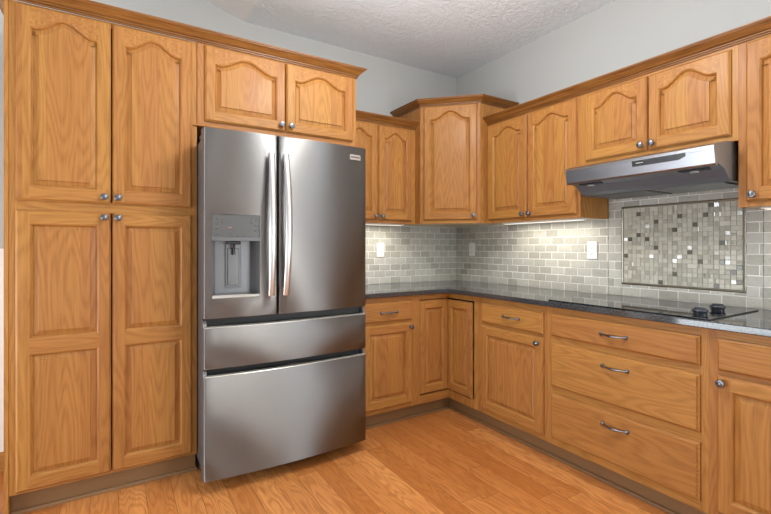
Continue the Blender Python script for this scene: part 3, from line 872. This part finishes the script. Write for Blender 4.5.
# dispenser
y0 = max(bow(HX0), bow(HX1)); yfp = bow((HX0+HX1)/2)
DZ = 1.253
b = MB(); yb = -.768
def X(x): return x-OX
def Y(y): return y-OY
b.add([(X(HX0), Y(bow(HX0)), HZ0), (X(HX0), Y(bow(HX0)), DZ), (X(HX0+.028), Y(yb), DZ), (X(HX0+.028), Y(yb), HZ0+.012)], [(0, 1, 2, 3)], 0)
b.add([(X(HX1), Y(bow(HX1)), HZ0), (X(HX1), Y(bow(HX1)), DZ), (X(HX1-.028), Y(yb), DZ), (X(HX1-.028), Y(yb), HZ0+.012)], [(3, 2, 1, 0)], 0)
b.add([(X(HX0+.028), Y(yb), HZ0+.012), (X(HX1-.028), Y(yb), HZ0+.012), (X(HX1-.028), Y(yb), DZ), (X(HX0+.028), Y(yb), DZ)], [(0, 1, 2, 3)], 0)
b.add([(X(HX0), Y(bow(HX0)), HZ0), (X(HX1), Y(bow(HX1)), HZ0), (X(HX1-.028), Y(yb), HZ0+.012), (X(HX0+.028), Y(yb), HZ0+.012)], [(0, 1, 2, 3)], 0)
b.add([(X(HX0), Y(bow(HX0)), DZ), (X(HX1), Y(bow(HX1)), DZ), (X(HX1-.028), Y(yb), DZ), (X(HX0+.028), Y(yb), DZ)], [(3, 2, 1, 0)], 0)
niche = b.build('dispenser', ['dispgrey'], t)
def slab(name, x0, x1, z0, z1, dy0, dy1, mat, parent):
    b = MB(); ya, yc = bow(x0), bow(x1)
    vs = [(X(x0), Y(ya+dy0), z0), (X(x1), Y(yc+dy0), z0), (X(x1), Y(yc+dy0), z1), (X(x0), Y(ya+dy0), z1), (X(x0), Y(ya+dy1), z0), (X(x1), Y(yc+dy1), z0), (X(x1), Y(yc+dy1), z1), (X(x0), Y(ya+dy1), z1)]
    b.add(vs, [(0, 1, 2, 3), (7, 6, 5, 4), (0, 4, 5, 1), (3, 2, 6, 7), (0, 3, 7, 4), (1, 5, 6, 2)]); return b.build(name, [mat], parent)
pan = slab('dispenser_panel', HX0+.001, HX1-.001, DZ+.014, HZ1-.001, .0015, .03, 'disppanel', niche)
slab('dispenser_shelf', HX0+.001, HX1-.001, DZ-.004, DZ+.014, -.004, .05, 'dispgrey', niche)
slab('drip_lip', HX0+.002, HX1-.002, HZ0-.001, HZ0+.013, -.003, .016, 'lip', niche)
b = MB(); xm = (HX0+HX1)/2-.001
b.box(X(xm-.038), X(xm+.038), Y(yb)-.008, Y(yb), HZ0+.045, DZ-.005, 0, .003); pdl = b.build('paddle_housing', ['dispgrey'], niche)
b = MB(); b.box(X(xm-.029), X(xm+.029), Y(yb)-.013, Y(yb)-.0082, HZ0+.055, DZ-.035, 0, .002); b.build('paddle', ['disppanel'], pdl) if False else None
b = MB(); b.box(X(xm-.029), X(xm+.029), Y(yb)-.014, Y(yb)-.0082, HZ0+.055, DZ-.04, 0, .003); b.build('paddle', ['disppanel'], niche)
b = MB(); b.box(X(xm-.030), X(xm+.030), Y(yb)-.05, Y(yb)-.009, DZ-.022, DZ-.0042, 0, .004); b.lathe([(.007, 0), (.006, .05), (.009, .055)], (X(xm), Y(yb)-.03, DZ-.075), 'z', 14)
b.build('spout', ['dkgrey'], niche)
def icons():
    def ic(u, v, w, h, nm, mat):
        bb = MB()
        x0 = HX0+(HX1-HX0)*u; z0 = HZ1-(HZ1-DZ)*v
        bb.box(X(x0-w/2), X(x0+w/2), Y(bow(x0))+.0008, Y(bow(x0))+.0016, z0-h/2, z0+h/2)
        bb.build(nm, [mat], niche)
    for u, v, w in ((.09, .18, .014), (.09, .38, .009), (.09, .55, .010), (.21, .24, .006), (.21, .34, .006), (.82, .22, .006), (.82, .34, .006), (.91, .22, .011), (.91, .42, .020), (.92, .62, .020), (.09, .80, .010), (.38, .82, .014), (.52, .82, .012), (.66, .82, .012)): ic(u, v, w, .003, 'touch_icon', 'icon')
    ic(.37, .52, .016, .005, 'display_digits', 'redicon')
icons()
# maker's badge plate, upper right
b = MB(); bx = -1.512; yy = bow(bx)
sl_ = (bow(bx+.03)-bow(bx-.03))/.06
for x0, x1, z0, z1, dy, mi in ((bx-.036, bx+.036, 1.727, 1.757, .003, 0), (bx-.030, bx+.030, 1.738, 1.746, .0036, 1)):
    v = [(X(x), Y(yy+sl_*(x-bx)-d), z) for d in (dy, 0) for x, z in ((x0, z0), (x1, z0), (x1, z1), (x0, z1))]
    b.add(v, [(0, 1, 2, 3), (7, 6, 5, 4), (0, 4, 5, 1), (3, 2, 6, 7), (0, 3, 7, 4), (1, 5, 6, 2)], mi)
bo_ = b.build('badge', ['chrome', 'dispgrey'], dr_); bo_['label'] = 'small bright badge plate'

# ------------------------------------------------------------------ range hood (local x right, y into wall from front of cabinet frame plane)
HU0, HU1 = 1.503, 2.240; hwid = HU1-HU0
t = thing('range_hood', 'stainless steel under-cabinet range hood above the cooktop', 'range hood', (0, -HU0, 0), RR)
# profile in (y,z), y = -distance from wall
pf = [(-.012, 1.7025), (-.300, 1.7025), (-.335, 1.701), (-.375, 1.694), (-.44, 1.682), (-.480, 1.671), (-.490, 1.664), (-.491, 1.655), (-.476, 1.586), (-.470, 1.578), (-.452, 1.578), (-.452, 1.590), (-.385, 1.572), (-.345, 1.535), (-.318, 1.522), (-.012, 1.522)]
b = MB(); n = len(pf)
vs = [(0, p[0], p[1]) for p in pf]+[(hwid, p[0], p[1]) for p in pf]
fs = []; mi = []
for i in range(n):
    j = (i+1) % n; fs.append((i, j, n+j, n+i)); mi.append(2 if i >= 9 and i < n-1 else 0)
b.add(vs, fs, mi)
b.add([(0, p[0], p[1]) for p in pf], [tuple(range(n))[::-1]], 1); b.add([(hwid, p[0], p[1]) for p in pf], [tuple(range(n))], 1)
b.build('body', ['hoodsteel', 'hoodside', 'hoodunder'], t, weld=True)
for yy in (-.4495, -.4375):
    b = MB(); b.box(.03, hwid-.03, yy-.0022, yy+.0022, 1.5835 if yy < -.445 else 1.5805, 1.5915, 0); b.build('vent_slot', ['slot'], t)
# filters under
for x0, x1 in ((.03, hwid/2-.008), (hwid/2+.008, hwid-.03)):
    b = MB(); b.box(x0, x1, -.300, -.03, 1.5175, 1.5218, 0, .001)
    for k in range(9): b.box(x0+.01, x1-.01, -.29+k*.029, -.282+k*.029, 1.516, 1.5175)
    b.build('filter', ['mesh'], t)
# lamps in the front strip
for x in (.115, hwid-.105):
    b = MB(); b.box(x-.06, x+.06, -.443, -.395, 1.572, 1.5855, 0, .002); l = b.build('lamp_housing', ['black'], t)
    b = MB(); b.lathe([(.021, 0), (.019, .006), (.012, .009), (.001, .010)], (x, -.419, 1.562), 'z', 18); b.build('lamp_lens', ['lens'], l)
# control strip, on the sloped fascia
def fas(z): return -.491+(1.655-z)/(1.655-1.586)*.015
def fasc(name, pts, dy, mat, parent):
    b = MB(); k = len(pts)
    v = [(x, fas(z)-dy, z) for x, z in pts]+[(x, fas(z)+.002, z) for x, z in pts]
    b.add(v, [tuple(range(k)), tuple(range(k, 2*k))[::-1]]+[(i, k+i, k+(i+1) % k, (i+1) % k) for i in range(k)])
    return b.build(name, [mat], parent, weld=True)
cx0, cx1 = 1.885-HU0, 2.128-HU0
cp = fasc('control_panel', [(cx0, 1.622), (cx1-.03, 1.622), (cx1, 1.634), (cx1, 1.650), (cx0, 1.650)], .0015, 'dkgrey', t)
for k in range(3):
    x = cx0+.11+.042*k
    fasc('button', [(x-.010, 1.632), (x+.010, 1.632), (x+.010, 1.642), (x-.010, 1.642)], .004, 'black', cp)
fasc('control_mark', [(cx0+.02, 1.636), (cx0+.055, 1.636), (cx0+.055, 1.638), (cx0+.02, 1.638)], .0018, 'plate', cp)
fasc('crease', [(.02, 1.6495), (cx0-.005, 1.6495), (cx0-.005, 1.651), (.02, 1.651)], .0004, 'steel_dark', t)
fasc('crease', [(cx1+.012, 1.6445), (hwid-.035, 1.6445), (hwid-.035, 1.646), (cx1+.012, 1.646)], .0004, 'steel_dark', t)

# ------------------------------------------------------------------ lamps under the cabinets and in the ceiling
def undercab(label, loc, rot, L, power):
    t = thing('under_cabinet_light', label, 'light', loc, rot)
    b = MB(); b.box(-L/2, L/2, -.03, .03, .0065, .0138, 0, .002); b.build('housing', ['plate'], t)
    b = MB(); b.box(-L/2+.012, L/2-.012, -.022, .022, .0050, .0065); b.build('lens', ['led'], t)
    l = bpy.data.lights.new('lamp_glow', 'AREA'); l.shape = 'RECTANGLE'; l.size = L-.03; l.size_y = .04; l.energy = power; l.color = (1, .93, .80)
    o = bpy.data.objects.new('lamp_glow', l); COL.objects.link(o); o.parent = t; o.location = (0, 0, .003)
UZ = UB+.0008-.0138
UCP = 2.3
undercab('slim lit strip light under the cabinet beside the refrigerator', (-1.04, -.17, UZ), RB, .62, 2.3)
undercab('slim lit strip light under the cabinet left of the range hood', (-.17, -1.08, UZ), RR, .66, UCP*1.1)
undercab("slim lit strip light under the wall cabinet at the photo's right edge", (-.17, -2.58, UZ), RR, .54, .5)
for i, (x, y, z, pwr) in enumerate(CAN_SPOTS):
    t = thing('recessed_light', 'round recessed ceiling light behind the camera, out of frame', 'light', (x, y, z), 0)
    b = MB(); b.lathe([(.075, -.002), (.088, -.004), (.095, -.0005)], (0, 0, 0), 'z', 28); b.build('trim_ring', ['white'], t)
    l = bpy.data.lights.new('lamp_glow', 'AREA'); l.shape = 'DISK'; l.size = .15; l.energy = pwr; l.color = (1, .95, .87)
    o = bpy.data.objects.new('lamp_glow', l); COL.objects.link(o); o.parent = t; o.location = (0, 0, -.012)

for x, y, z, pwr, lab in FILL_LAMPS:
  t = thing('added_fill_light', lab, 'light', (x, y, z), 0)
  zc = CZ
  b = MB(); b.lathe([(.02, .10), (.02, .13), (.004, .14), (.004, zc-z-.02), (.05, zc-z-.018), (.05, zc-z-.001)], (0, 0, 0), 'z', 16); b.build('fill_light_cord', ['white'], t)
  l = bpy.data.lights.new('lamp_glow', 'POINT'); l.shadow_soft_size = .15; l.energy = pwr; l.color = (1, .97, .92)
  o = bpy.data.objects.new('lamp_glow', l); COL.objects.link(o); o.parent = t
